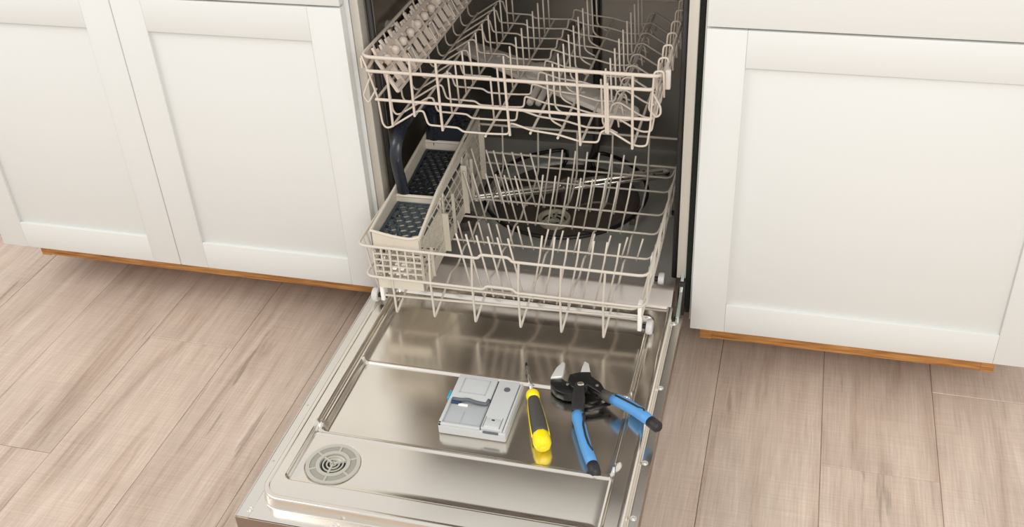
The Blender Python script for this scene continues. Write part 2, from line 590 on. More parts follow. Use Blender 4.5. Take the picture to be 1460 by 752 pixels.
# rear conduit and hub of the lower arm
link('rear_conduit', mesh(tube([(0.305, 0.37, 0.158), (0.33, 0.50, 0.162), (0.333, 0.562, 0.175), (0.333, 0.566, 0.30)], 0.009, 12, 0.03), 'rear_conduit'), M['conduit'], DW, True)
link('rear_conduit', mesh(tube([(0.333, 0.566, 0.30), (0.333, 0.566, 0.80)], 0.009, 12), 'rear_conduit'), M['tub'], DW, True)
put('arm_hub', lathe([(0.022, -0.02), (0.022, 0.012), (0.014, 0.018), (0.014, 0.024), (0.004, 0.026)], 24, (0.312, 0.347, 0.165)), M['sump'], DW, True)
# heating element: open ring with both ends bent inwards
ring = []
for k in range(0, 61):
    a = math.radians(106 + (434 - 106) * k / 60)
    ring.append((0.305 + 0.177 * math.cos(a), 0.348 + 0.188 * math.sin(a), 0.173))
a0, a1 = Vector(ring[0]), Vector(ring[-1])
ring = [(a0.x + 0.012, a0.y - 0.045, 0.156), (a0.x + 0.02, a0.y - 0.035, 0.172), (a0.x + 0.014, a0.y - 0.006, 0.1735)] + ring + \
       [(a1.x - 0.014, a1.y - 0.006, 0.1735), (a1.x - 0.02, a1.y - 0.035, 0.172), (a1.x - 0.012, a1.y - 0.045, 0.156)]
link('heating_element', mesh(tube(ring, 0.0045, 10), 'heating_element'), M['element'], DW, True, 'black heating element ring')
for ang in (200, 270, 335):
    a = math.radians(ang)
    bevel_box('element_clip', 0.305 + 0.177 * math.cos(a) - 0.006, 0.305 + 0.177 * math.cos(a) + 0.006, 0.348 + 0.188 * math.sin(a) - 0.005,
              0.348 + 0.188 * math.sin(a) + 0.005, 0.153, 0.170, M['sump'], DW, 0.001)
# filter cup and round filter plate
fc = put('filter_cup', lathe([(0.030, -0.02), (0.035, 0.006), (0.035, 0.012), (0.030, 0.0125), (0.0285, 0.0045), (0.001, 0.0035)], 40, (0.298, 0.262, 0.145)), M['filter'], DW, True, 'pale green filter cup')
for r0, r1 in ((0.0215, 0.0260), (0.011, 0.0155)):
    for k in range(3):
        V, F = [], []
        for j in range(13):
            a = math.radians(120 * k + 10 + 100 * j / 12)
            for r in (r0, r1):
                for z in (0.1485, 0.1502):
                    V.append((0.298 + r * math.cos(a), 0.262 + r * math.sin(a), z))
        for j in range(12):
            o4 = j * 4
            F += [(o4 + 1, o4 + 3, o4 + 7, o4 + 5), (o4, o4 + 1, o4 + 5, o4 + 4), (o4 + 2, o4 + 6, o4 + 7, o4 + 3)]
        put('slot', (V, F), M['hole'], fc)
for k in range(3):
    a = math.radians(120 * k - 30)
    put('cup_rib', bar((0.298, 0.262, 0.152), (0.298 + 0.028 * math.cos(a), 0.262 + 0.028 * math.sin(a), 0.152), 0.004, 0.004), M['filter'], fc)
put('filter_plate', lathe([(0.060, -0.004), (0.062, 0.004), (0.0585, 0.0065), (0.056, 0.003), (0.001, 0.002)], 48, (0.385, 0.295, 0.1445)), M['mesh_disc'], DW, True, 'round brown filter plate')
put('drain_cover', lathe([(0.030, 0.0), (0.032, 0.012), (0.026, 0.018), (0.001, 0.020)], 40, (0.115, 0.205, 0.156)), M['sump'], DW, True)
# lower spray arm
hub = Vector((0.313, 0.346, 0.189))
eL = Vector((0.107, 0.252, 0.189))
eR = Vector((0.5196, 0.4405, 0.189))


def blade(a, b, w0, w1, th):
    a, b = Vector(a), Vector(b)
    d = (b - a).normalized()
    s = Vector((-d.y, d.x, 0))
    pr = []
    n = 10
    poly = [a + s * w0, b + s * w1 - d * w1]
    poly += [b - d * w1 + (s * math.cos(math.radians(q)) + d * math.sin(math.radians(q))) * w1 for q in range(20, 180, 20)]
    poly += [b - s * w1 - d * w1, a - s * w0]
    return [(p.x, p.y) for p in poly]


arm = bevel_prism('lower_spray_arm', blade(hub, eL, 0.018, 0.009, 0), 0.183, 0.194, M['arm'], DW, 0.003, 'shiny steel lower spray arm')
bevel_prism('wide_blade', blade(hub, eR, 0.018, 0.017, 0), 0.183, 0.194, M['arm'], arm, 0.003)
bevel_prism('blade_ridge', blade(hub.lerp(eL, -0.15), hub.lerp(eL, 0.93), 0.005, 0.004, 0), 0.193, 0.197, M['arm'], arm, 0.0015)
bevel_prism('blade_ridge', blade(hub.lerp(eR, 0.1), hub.lerp(eR, 0.93), 0.004, 0.004, 0), 0.193, 0.197, M['arm'], arm, 0.0015)
put('hub_cap', lathe([(0.021, 0), (0.021, 0.004), (0.015, 0.008), (0.001, 0.009)], 28, (hub.x, hub.y, 0.193)), M['arm'], arm, True)
dR = (eR - hub).normalized()
sR = Vector((-dR.y, dR.x, 0))
for k in range(9):
    p = hub + dR * (0.045 + 0.018 * k) + sR * (0.010 if k % 2 else -0.009)
    put('jet_hole', lathe([(0.0035, 0), (0.0028, 0.0006)], 12, (p.x, p.y, 0.1938)), M['hole'], arm)

# ---- door (lies flat): pressed steel liner built as a height field
DX0, DX1, DYF, DYB = 0.0105, 0.6068, -0.6534, -0.034
ZD = 0.155


def sdr(x, y, x0, x1, y0, y1, r):
    cx, cy = (x0 + x1) / 2, (y0 + y1) / 2
    qx = np.abs(x - cx) - ((x1 - x0) / 2 - r)
    qy = np.abs(y - cy) - ((y1 - y0) / 2 - r)
    return np.hypot(np.maximum(qx, 0), np.maximum(qy, 0)) + np.minimum(np.maximum(qx, qy), 0) - r


xs = np.unique(np.concatenate([np.linspace(DX0, DX1, 390)]))
ys = np.unique(np.concatenate([np.linspace(DYF, DYB, 406)]))
X, Y = np.meshgrid(xs, ys)
rim = sdr(X, Y, 0.034, 0.5925, -0.629, 0.10, 0.036)
Z = ZD + 0.021 * np.clip((-rim - 0.0035) / 0.003, 0, 1)
rec = sdr(X, Y, 0.0605, 0.5615, -0.585, -0.068, 0.013)
Z -= 0.0065 * sm(-rec / 0.005)
Z -= 0.030 * np.clip(-0.475 - Y, 0, 0.11) * sm(-rec / 0.02)
groove = np.exp(-((rec + 0.004) / 0.0018) ** 2)
Z -= 0.0025 * groove * (Y < -0.44)
pit = sdr(X, Y, 0.0705, 0.5560, -0.4665, -0.045, 0.012)
Z -= 0.0125 * sm(-pit / 0.008) * sm((-0.062 - Y) / 0.046)
Z += 0.0036 * np.exp(-((Y + 0.2735) / 0.0032) ** 2) * sm((-pit - 0.001) / 0.014)
Z += 0.0085 * np.exp(-((Y + 0.2735) / 0.006) ** 2) * sm((0.012 + pit) / 0.012) * sm((-pit) / 0.004)
bead = np.exp(-((Y + 0.473) / 0.0024) ** 2) * sm((-rec - 0.004) / 0.006)
Z += 0.0017 * bead
ledge = np.exp(-((rec + 0.0035) / 0.0014) ** 2) * (Y > -0.45)
Z -= 0.004 * ledge
# small boss where the front recess narrows, both sides
for bx in (0.0665, 0.5565):
    Z += 0.006 * np.exp(-(((X - bx) / 0.006) ** 2 + ((Y + 0.452) / 0.008) ** 2))
Z -= 0.006 * sm((Y + 0.052) / 0.018)
# shallow seat of the vent
VX, VY = 0.1215, -0.5325
Z -= 0.0012 * sm((0.0455 - np.hypot(X - VX, Y - VY)) / 0.002)
door = link('door', grid_mesh(X, Y, Z), M['steel'], DW, True, 'pressed steel inner face of the open door')
sharp(door.data, 80)


def rim_loop(off, z):
    x0, x1, y0, r = 0.034 + off, 0.5925 - off, -0.629 + off, 0.036 - off
    pts = [(x0, DYB, z)]
    for k in range(13):
        a = math.radians(180 + 90 * k / 12)
        pts.append((x0 + r + r * math.cos(a), y0 + r + r * math.sin(a), z))
    for k in range(13):
        a = math.radians(270 + 90 * k / 12)
        pts.append((x1 - r + r * math.cos(a), y0 + r + r * math.sin(a), z))
    return pts + [(x1, DYB, z)]


loops = [rim_loop(o_, z_) for o_, z_ in ((-0.0016, 0.1552), (-0.0004, 0.1558), (0.0002, 0.1572), (0.0016, 0.1732), (0.0022, 0.1750), (0.0036, 0.1761), (0.0055, 0.1764), (0.0105, 0.1764), (0.0115, 0.1755))]
nl = len(loops[0])
put('door_rim', ([p for l_ in loops for p in l_], [(a * nl + k, a * nl + k + 1, (a + 1) * nl + k + 1, (a + 1) * nl + k) for a in range(len(loops) - 1) for k in range(nl - 1)]), M['steel'], door, True)
sharp(bpy.data.objects['door_rim'].data, 80)
for xa, xb in ((DX0 - 0.0008, 0.0300), (0.5965, DX1 + 0.0008)):
    put('flange_strip', box(xa, xb, DYF, -0.036, ZD - 0.002, ZD + 0.0006), M['flange'], door)
for xa, xb in ((DX0 - 0.0016, DX0 - 0.0002), (DX1 + 0.0002, DX1 + 0.0016)):
    put('flange_lip', box(xa, xb, DYF - 0.001, -0.036, ZD - 0.01, ZD + 0.0016), M['flange'], door)
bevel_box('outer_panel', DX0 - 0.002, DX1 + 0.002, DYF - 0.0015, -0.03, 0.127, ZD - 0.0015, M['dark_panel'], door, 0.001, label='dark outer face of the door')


def screw(x, y, z, r=0.0050):
    k = put('screw', lathe([(r, -0.001), (r, 0.0004), (r * 0.86, 0.0010), (r * 0.62, 0.0004), (r * 0.56, 0.0004), (r * 0.44, 0.0013), (r * 0.2, 0.0014), (r * 0.18, 0.0008), (0.0003, 0.0008)], 22, (x, y, z)), M['screw_head'], door, True)
    sharp(k.data, 30)


for p in ((0.5990, -0.4167), (0.5998, -0.5324), (0.5976, -0.2366), (0.5965, -0.0552), (0.0260, -0.6385), (0.169, -0.6400), (0.43, -0.6400)):
    screw(p[0], p[1], ZD + 0.0006)
for p in ((0.0165, -0.40), (0.0165, -0.535)):
    screw(p[0], p[1], ZD + 0.0006, 0.0022)
# vent: round plastic grille
vz = ZD + 0.021 - 0.0065 - 0.0012 - 0.0019
V, F = [], []


def ring_sector(r0, r1, a0, a1, z0, z1, n=16, c=(VX, VY)):
    V, F = [], []
    for j in range(n + 1):
        a = math.radians(a0 + (a1 - a0) * j / n)
        for r in (r0, r1):
            for z in (z0, z1):
                V.append((c[0] + r * math.cos(a), c[1] + r * math.sin(a), z))
    for j in range(n):
        o = 4 * j
        F += [(o + 1, o + 3, o + 7, o + 5), (o, o + 4, o + 6, o + 2), (o, o + 1, o + 5, o + 4), (o + 2, o + 6, o + 7, o + 3)]
    F += [(0, 2, 3, 1), (4 * n, 4 * n + 1, 4 * n + 3, 4 * n + 2)]
    return V, F


vent = put('vent_grille', join(ring_sector(0.0375, 0.0435, 0, 360, vz, vz + 0.0030, 48), ring_sector(0.0215, 0.0275, 0, 360, vz, vz + 0.0034, 48),
                               ring_sector(0.0152, 0.0172, 0, 360, vz, vz + 0.0026, 40), ring_sector(0.0092, 0.0112, 0, 360, vz, vz + 0.0026, 32),
                               ring_sector(0.0035, 0.0052, 0, 360, vz, vz + 0.0024, 20)), M['vent'], door, False, 'round grey plastic vent grille')
put('vent_back', lathe([(0.0375, 0), (0.0375, 0.0016), (0.0205, 0.0018), (0.020, 0.0002)], 40, (VX, VY, vz)), M['vent_back'], DW, True)
put('vent_throat', lathe([(0.0205, 0), (0.0205, 0.0004)], 32, (VX, VY, vz)), M['hole'], DW)
for a in (30, 150, 270):
    q = math.radians(a)
    put('vent_rib', bar((VX, VY, vz + 0.0016), (VX + 0.022 * math.cos(q), VY + 0.022 * math.sin(q), vz + 0.0016), 0.0030, 0.0036), M['vent'], DW)
for k in range(6):
    q = math.radians(30 + 60 * k)
    put('vent_rib', bar((VX + 0.026 * math.cos(q), VY + 0.026 * math.sin(q), vz + 0.0015), (VX + 0.039 * math.cos(q), VY + 0.039 * math.sin(q), vz + 0.0015), 0.0032, 0.0028), M['vent'], DW)
# hinge arms at the back corners
for xa in (0.0125, 0.6005):
    h = bevel_prism('hinge_arm', [(-0.045, 0.150), (-0.02, 0.150), (0.02, 0.190), (0.030, 0.212), (0.022, 0.216), (0.0, 0.188), (-0.03, 0.172), (-0.045, 0.163)],
                    xa - 0.003, xa + 0.003, M['hinge'], DW, 0.0008, tf=Matrix(((0, 0, 1, 0), (1, 0, 0, 0), (0, 1, 0, 0), (0, 0, 0, 1))))
    bevel_box('hinge_bracket', xa - 0.0065, xa + 0.0065, 0.006, 0.045, 0.13, 0.204, M['gasket'], DW, 0.001)

# ------------------------------------------------------------------ upper rack
UR = thing('upper_dish_rack', 'upper dish rack of off-white wire pulled out above the other rack', 'dish rack', (0.30, 0.2, 0.50))
YF, YR = -0.035, 0.495
W = M['wire']
# profile of one cross wire, left rail to right rail
prof = [(0.0395, 0.640), (0.0480, 0.612), (0.0600, 0.560), (0.0625, 0.512), (0.0680, 0.504), (0.0760, 0.505), (0.1330, 0.5425), (0.1425, 0.5425),
        (0.1490, 0.5160), (0.2040, 0.5150), (0.2120, 0.5080), (0.2530, 0.5080), (0.2545, 0.5080), (0.2700, 0.5085), (0.2950, 0.5100), (0.2985, 0.5320),
        (0.3080, 0.5300), (0.3364, 0.5210), (0.3819, 0.5168), (0.4220, 0.5068), (0.4520, 0.5078), (0.4570, 0.5290), (0.4700, 0.5330), (0.5074, 0.5103),
        (0.5206, 0.5062), (0.5350, 0.5085), (0.5398, 0.5446), (0.5425, 0.6120), (0.5440, 0.6440), (0.5590, 0.6460), (0.5610, 0.6000)]
ny = 11
wire_me = mesh(tube([(x, 0, z) for x, z in prof], 0.0019, 6, 0.006, seg=3), 'cross_wire')
for k in range(ny):
    o = link('cross_wire', wire_me, W, UR, True)
    o.location = (0, YF + 0.053 * k, 0)
wire('top_rail', [(0.038, YF, 0.638), (0.559, YF, 0.636), (0.559, YR, 0.636), (0.038, YR, 0.638)], 0.0033, W, UR, 0.020, True, 9)
wire('middle_rail', [(0.046, YF + 0.05, 0.622), (0.046, YF, 0.613), (0.051, YF - 0.001, 0.6125), (0.5425, YF - 0.001, 0.612), (0.5425, 0.06, 0.615)], 0.0031, W, UR, 0.008, False, 9)
wire('lower_rail', [(0.056, YF - 0.002, 0.5597), (0.5410, YF - 0.002, 0.5588), (0.5410, 0.10, 0.5588)], 0.0028, W, UR, 0.008, False, 9)
wire('lower_rail', [(0.0575, YF, 0.5600), (0.0575, YR, 0.5600)], 0.0024, W, UR, 0.008)
wire('lower_rail', [(0.0575, YR + 0.004, 0.56), (0.5410, YR + 0.004, 0.5590)], 0.0028, W, UR, 0.008)
wire('side_rail', [(0.5425, YF, 0.5850), (0.5425, YR, 0.5850)], 0.0024, W, UR, 0.008)
nodes = [(0.0834, 0.5151 - 0.004), (0.1268, 0.5392 - 0.005), (0.1762, 0.5110), (0.2541, 0.5050), (0.3351, 0.5175), (0.3831, 0.5125), (0.422, 0.5030), (0.4692, 0.5295), (0.511, 0.5040)]
for xx, zz in nodes:
    wire('long_rod', [(xx, YF - 0.005, zz), (xx, YR + 0.004, zz)], 0.0023, W, UR, 0)
for xt, zt, xb, zb in ((0.0834, 0.61, 0.0834, 0.512), (0.1270, 0.637, 0.1266, 0.535), (0.1740, 0.637, 0.1762, 0.509), (0.2930, 0.637, 0.2984, 0.510),
                       (0.4170, 0.636, 0.422, 0.502), (0.4640, 0.636, 0.4665, 0.530), (0.4680, 0.62, 0.4700, 0.530), (0.5095, 0.636, 0.5110, 0.503)):
    wire('front_wire', [(xt, YF - 0.002, zt), (xb, YF - 0.004, zb)], 0.0024, W, UR, 0)
for (a, b) in (((0.0518, 0.6024), (0.0305, 0.562)), ):
    wire('side_loop', [(0.0525, -0.030, 0.606), (0.0305, -0.030, 0.562), (0.0385, -0.030, 0.5475), (0.0575, -0.030, 0.577)], 0.0019, W, UR, 0.005)
wire('side_loop', [(0.5400, -0.030, 0.606), (0.5360, -0.030, 0.574), (0.5480, -0.030, 0.560), (0.5556, -0.030, 0.566), (0.5550, -0.030, 0.580), (0.5410, -0.030, 0.6046)], 0.0019, W, UR, 0.005)
# tines: straight ones left, footed ones right
tine_a = mesh(tube([(0, 0, 0), (-0.002, 0, 0.084)], 0.0018, 6), 'tine')
tine_b = mesh(tube([(0.026, 0, -0.008), (0.006, 0, 0.002), (0, 0, 0.010), (-0.003, 0, 0.092)], 0.0018, 6, 0.006), 'tine')
loop_me = mesh(tube([(0.006, 0, 0), (0.010, 0, 0.012), (0.016, 0, 0.020), (0.022, 0, 0.014), (0.024, 0, -0.004)], 0.0018, 6, 0.005), 'tine_loop')
for k in range(11):
    yy = 0.018 + 0.0435 * k
    for me, xx, zz in ((tine_a, 0.1762, 0.513), (tine_a, 0.2541, 0.508), (tine_b, 0.3560, 0.511), (tine_b, 0.4500, 0.508)):
        o = link('tine', me, W, UR, True)
        o.location = (xx, yy, zz)
    o = link('tine_loop', loop_me, W, UR, True)
    o.location = (0.452, yy + 0.012, 0.510)
# folding cup shelf on the left
def sh(u, v, h=0.0):
    """u along y, v from top (0) to bottom (1) of the tilted shelf, h proud of it"""
    return Vector((0.056 + 0.034 * v + h * 0.86, -0.012 + 0.45 * u, 0.624 - 0.058 * v + h * 0.5))


def shbar(u0, v0, u1, v1, wd, ht, h=0.0):
    return bar(sh(u0, v0, h), sh(u1, v1, h), wd, ht, ref=(0.86, 0, 0.5))


frame = join(shbar(0, 0.0, 1, 0.0, 0.009, 0.006), shbar(0, 0.40, 1, 0.40, 0.006, 0.007, 0.001), shbar(0, 0.86, 1, 0.86, 0.006, 0.007), shbar(0, 1, 1, 1, 0.005, 0.006),
             shbar(0, 0, 0, 1, 0.005, 0.006), shbar(1, 0, 1, 1, 0.005, 0.006))
shelf = put('cup_shelf', frame, M['shelf'], UR, False, 'folded plastic cup shelf with knobs')
for k in range(1, 15):
    put('shelf_rib', shbar(k / 15, 0.02, k / 15, 0.98, 0.0036, 0.011), M['shelf'], shelf)
put('shelf_web', shbar(0, 0.11, 1, 0.11, 0.014, 0.0012, -0.002), M['shelf'], shelf)
put('shelf_web', shbar(0, 0.93, 1, 0.93, 0.010, 0.0012, -0.002), M['shelf'], shelf)
for k in range(11):
    p = sh(0.05 + 0.09 * k, 0.2, 0.006)
    put('knob', lathe([(0.0065, -0.006), (0.0086, 0.0), (0.0082, 0.0045), (0.0050, 0.008), (0.0004, 0.0092)], 14, p), M['shelf'], shelf, True)
for k in range(33):
    v_ = -0.17 - 0.10 * (k % 3 == 0)
    put('tooth', shbar((k + .5) / 33, 0.02, (k + .9 - 0.4 * (k % 2)) / 33, v_, 0.0055, 0.005), M['shelf'], shelf)
for k in range(3):
    u = 0.22 + 0.27 * k
    wire('shelf_clip', [sh(u, 0.45, 0.006), sh(u + 0.01, 0.42, 0.012), sh(u + 0.03, 0.45, 0.008), sh(u + 0.01, 0.9, 0.008), sh(u - 0.02, 0.95, 0.006), sh(u - 0.02, 0.5, 0.008)], 0.0018, W, shelf, 0.004)
bevel_prism('corner_guard', [(-0.033, 0.634), (0.015, 0.634), (0.015, 0.622), (-0.02, 0.612), (-0.033, 0.615)], 0.0345, 0.0380, M['shelf'], UR, 0.001,
            tf=Matrix(((0, 0, 1, 0), (1, 0, 0, 0), (0, 1, 0, 0), (0, 0, 0, 1))))
# feed pipe and middle spray arm under the rack
link('feed_pipe', mesh(tube([(0.2960, 0.11, 0.500), (0.2960, 0.49, 0.500)], 0.0065, 12), 'feed_pipe'), M['grey_tube'], UR, True)
link('feed_pipe', mesh(tube([(0.3120, 0.11, 0.500), (0.3120, 0.49, 0.500)], 0.0060, 12), 'feed_pipe'), M['grey_tube'], UR, True)
hb = Vector((0.272, 0.288, 0.472))
l_, r_ = Vector((0.062, 0.420, 0.47)), Vector((0.488, 0.140, 0.47))
ma = bevel_prism('middle_spray_arm', blade(hb, l_, 0.036, 0.024, 0), 0.4655, 0.4765, M['clear'], UR, 0.003, 'translucent grey middle spray arm')
bevel_prism('arm_blade', blade(hb, r_, 0.036, 0.028, 0), 0.4655, 0.4765, M['clear'], ma, 0.003)
put('arm_hub', lathe([(0.030, 0), (0.030, 0.010), (0.020, 0.014), (0.018, 0.022), (0.001, 0.023)], 28, (hb.x, hb.y, 0.471)), M['clear'], ma, True)
dd = (r_ - hb).normalized()
for k in range(12):
    p = hb + dd * (-0.20 + 0.036 * k)
    put('jet', lathe([(0.005, 0), (0.005, 0.0025), (0.003, 0.003)], 12, (p.x, p.y, 0.4765)), M['clear'], ma, True)
for (xa, ya) in ((0.566, -0.030),):
    rl = bevel_box('slide_clip', xa - 0.005, xa + 0.004, ya - 0.003, ya + 0.007, 0.612, 0.646, M['clear'], UR, 0.002)
for ya in (0.13, 0.37):
    for xs_, s in ((0.5695, 1), (0.0275, -1)):
        c = put('roller', transform(lathe([(0.006, -0.004), (0.012, -0.004), (0.012, 0.004), (0.006, 0.004)], 20), Matrix.Translation((xs_, ya, 0.625)) @ Matrix.Rotation(math.pi / 2, 4, 'Y')), M['grey_tube'], UR, True)
        link('axle', mesh(tube([(xs_ - s * 0.013, ya, 0.632), (xs_, ya, 0.625)], 0.003, 8), 'axle'), M['offwhite'], UR, True)

# ------------------------------------------------------------------ lower rack
LR = thing('lower_dish_rack', 'lower dish rack with rows of pale tines, wheels on the open door', 'dish rack', (0.30, 0.1, 0.17))
W2 = M['wire2']
LF, LB = -0.158, 0.335
# top rail: left part loops outward beyond the basket, middle part has a raised step
wire('top_rail', [(0.036, LF, 0.3290), (0.255, LF, 0.3285), (0.262, LF, 0.3285), (0.268, LF, 0.3365), (0.318, LF, 0.3365), (0.324, LF, 0.3285), (0.561, LF, 0.3285),
                  (0.561, LB, 0.3285), (0.036, LB, 0.3285)], 0.0027, W2, LR, 0.018, True, 9)
wire('second_rail', [(0.043, LF, 0.2625), (0.268, LF, 0.2625), (0.274, LF, 0.2700), (0.322, LF, 0.2700), (0.328, LF, 0.2625), (0.556, LF, 0.2625),
                     (0.556, LB - 0.002, 0.2625), (0.043, LB - 0.002, 0.2625)], 0.0026, W2, LR, 0.018, True, 9)
FZ = 0.222
for yy, z in ((LB, 0.235), (0.297, FZ), (0.205, FZ), (0.134, FZ), (0.047, FZ), (-0.113, FZ)):
    wire('cross_wire', [(0.036, yy, 0.3270), (0.050, yy, z + 0.03), (0.058, yy, z), (0.536, yy, z), (0.546, yy, z + 0.03), (0.5600, yy, 0.3270)], 0.0023, W2, LR, 0.012)
wire('cross_wire', [(0.062, -0.1265, 0.199), (0.540, -0.108, 0.201)], 0.0024, W2, LR, 0.0)
for kx, xx in enumerate((0.094, 0.168, 0.2466, 0.3314, 0.4068, 0.4832)):
    pts = [(xx + 0.004, LF, 0.3265), (xx, LF + 0.002, 0.262), (xx, LF + 0.004, 0.181), (xx + 0.004, LF + 0.062, 0.206), (xx + 0.004, -0.06, FZ - 0.004)]
    y = -0.06
    k = 0
    while y < 0.28:
        y += 0.045
        k += 1
        pts.append((xx + 0.004, y, FZ - 0.003 - (0.012 if k % 2 else 0)))
    pts += [(xx + 0.004, LB - 0.01, FZ + 0.01), (xx + 0.004, LB + 0.001, 0.3265)]
    wire('long_wire', pts, 0.0022, W2, LR, 0.006)
for side, xx in ((0, 0.0365), (1, 0.5590)):
    for k in range(7):
        yy = -0.13 + 0.07 * k
        wire('side_wire', [(xx, yy, 0.3285), (xx + (0.008 if side == 0 else -0.004), yy, 0.262), (xx + (0.016 if side == 0 else -0.014), yy + 0.005, 0.212), (xx + (0.016 if side == 0 else -0.014), yy + 0.045, 0.222)], 0.0021, W2, LR, 0.008)
# tines
def tine_row(y, z0, xs_, tops_z, lean, bent):
    h = tops_z - z0 + 0.006
    if bent:
        me = mesh(tube([(-lean, 0, -0.006), (-lean * 0.22, 0, h * 0.68), (0, 0, h - 0.006)], 0.0019, 6, 0.004), 'tine')
    else:
        me = mesh(tube([(-lean, 0, -0.006), (0, 0, h - 0.006)], 0.0019, 6), 'tine')
    for xx in xs_:
        o = link('tine', me, W2, LR, True)
        o.location = (xx, y, z0)


tine_row(0.205, FZ, (0.125, 0.143, 0.1745, 0.190, 0.2085, 0.2290, 0.2475, 0.2670), 0.340, -0.026, False)
tine_row(0.205, FZ, (0.3090, 0.3335, 0.3600, 0.3840, 0.4075, 0.4320, 0.4570, 0.4800), 0.354, 0.020, True)
tine_row(0.134, FZ, (0.1474, 0.1650, 0.1929, 0.2134, 0.2310, 0.2527), 0.327, -0.022, False)
tine_row(0.134, FZ, (0.3100, 0.3350, 0.3609, 0.3853, 0.4081, 0.4336, 0.4576, 0.4828), 0.335, 0.020, True)
tine_row(0.047, FZ, (0.1563, 0.1792, 0.1991, 0.2189, 0.2358, 0.2584, 0.2780, 0.2989), 0.2675, -0.009, False)
tine_row(0.047, FZ, (0.3390, 0.3678, 0.3992, 0.4289, 0.4598, 0.4917, 0.5209), 0.2675, 0.012, False)
tine_row(-0.113, FZ - 0.002, (0.2096, 0.2280, 0.2474, 0.2682, 0.2861, 0.3054), 0.3455, -0.024, False)
tine_row(-0.113, FZ - 0.002, (0.3680, 0.3904, 0.4140, 0.4350, 0.4595, 0.4827, 0.5045), 0.3590, 0.024, True)
# wheels and clips
for xx, s in ((0.5600, 1), (0.0400, -1)):
    for yy in (-0.118, 0.03, 0.27):
        zc = 0.191
        wv = transform(lathe([(0.004, -0.0055), (0.0125, -0.0055), (0.014, -0.003), (0.014, 0.003), (0.0125, 0.0055), (0.004, 0.0055)], 24),
                       Matrix.Translation((xx, yy, zc)) @ Matrix.Rotation(math.pi / 2, 4, 'Y'))
        wh = put('wheel', wv, M['wheel'], LR, True)
        put('axle', transform(lathe([(0.005, -0.02), (0.005, 0.004), (0.004, 0.005)], 12), Matrix.Translation((xx - s * 0.002, yy, zc)) @ Matrix.Rotation(s * math.pi / 2, 4, 'Y')), M['gasket'], LR, True)
        bevel_box('wheel_bracket', xx - s * 0.017 - 0.004, xx - s * 0.017 + 0.004, yy - 0.010, yy + 0.010, zc - 0.006, zc + 0.055, M['offwhite'], LR, 0.002)

# ------------------------------------------------------------------ silverware basket
SB = thing('silverware_basket', 'cream mesh cutlery basket with navy handle on the left rack side', 'cutlery basket', (0.10, 0.06, 0.225))
yaw = math.radians(1.6)
BO = Matrix.Translation((0.0565, -0.139, 0.0)) @ Matrix.Rotation(yaw, 4, 'Z')
BWd, BLn, Z0, ZT = 0.092, 0.43, 0.2255, 0.345


def bw(p):
    return BO @ Vector(p)


def bb(x0, x1, y0, y1, z0, z1):
    return transform(box(x0, x1, y0, y1, z0, z1), BO)


def bbox8(c):
    return [bw(p) for p in c], [(0, 2, 3, 1), (4, 5, 7, 6), (0, 1, 5, 4), (2, 6, 7, 3), (0, 4, 6, 2), (1, 3, 7, 5)]


def bbar(a, b, wd, ht, ref):
    return bar(bw(a), bw(b), wd, ht, BO.to_3x3() @ Vector(ref))


# front wall: solid band with a dipped rim, square mesh, solid foot
def rimz(x):
    u = x / BWd
    return 0.350 - 0.012 * math.sin(min(u, 0.82) / 0.82 * math.pi / 2) if u < 0.82 else 0.338 + (u - 0.82) / 0.18 * 0.006


V, F = [], []
nn = 14
for k in range(nn + 1):
    xx = BWd * k / nn
    for yy in (0, 0.003):
        V += [bw((xx, yy, 0.3135)), bw((xx, yy, rimz(xx)))]
for k in range(nn):
    o = 4 * k
    F += [(o, o + 4, o + 5, o + 1), (o + 2, o + 3, o + 7, o + 6), (o + 1, o + 5, o + 7, o + 3), (o, o + 2, o + 6, o + 4)]
F += [(0, 1, 3, 2), (4 * nn, 4 * nn + 2, 4 * nn + 3, 4 * nn + 1)]
fw = put('front_wall', (V, F), M['cream'], SB)
put('front_foot', bb(0, BWd, 0, 0.003, Z0, 0.248), M['cream'], SB)
put('rim', tube([bw((BWd * k / nn, 0.0012, rimz(BWd * k / nn))) for k in range(nn + 1)], 0.0028, 7), M['cream'], SB, True)
grid = []
for k in range(7):
    grid.append(bb(BWd * k / 6 - 0.0015, BWd * k / 6 + 0.0015, 0, 0.0028, 0.246, 0.315))
for k in range(1, 5):
    grid.append(bb(0, BWd, 0.0003, 0.0031, 0.248 + 0.0655 * k / 5 - 0.0014, 0.248 + 0.0655 * k / 5 + 0.0014))
put('front_lattice', join(*grid), M['cream'], SB)


def clip_seg(p, d, ymin, ymax, zmin, zmax):
    ta, tb = -1e9, 1e9
    for o, v, lo, hi in ((p[0], d[0], ymin, ymax), (p[1], d[1], zmin, zmax)):
        a, b = (lo - o) / v, (hi - o) / v
        if a > b:
            a, b = b, a
        ta, tb = max(ta, a), min(tb, b)
    return (ta, tb) if tb - ta > 0.004 else None


def diamond_wall(x, y0, y1, z0, z1):
    """skewed lattice: strips along the basket and slanted uprights"""
    out = []
    n = max(2, round((z1 - z0) / 0.0185))
    for k in range(n + 1):
        z = z0 + (z1 - z0) * k / n
        out.append(bbar((x, y0, z), (x, y1, z), 0.0020, 0.0016, (1, 0, 0)))
    sl = -1.4
    y = y0 - 0.2
    while y < y1:
        r = clip_seg((y, z1), (1.0, sl), y0, y1, z0, z1)
        if r:
            out.append(bbar((x, y + r[0], z1 + sl * r[0]), (x, y + r[1], z1 + sl * r[1]), 0.0020, 0.0017, (1, 0, 0)))
        y += 0.031
    return out


# right wall in three bays, each a little proud of the last, with an upright lip
bays = ((0.000, 0.150, 0.0), (0.150, 0.290, 0.0), (0.290, BLn, 0.0))
def top_r(y):
    return 0.343 + 0.025 * min(1, max(0, y / 0.12))


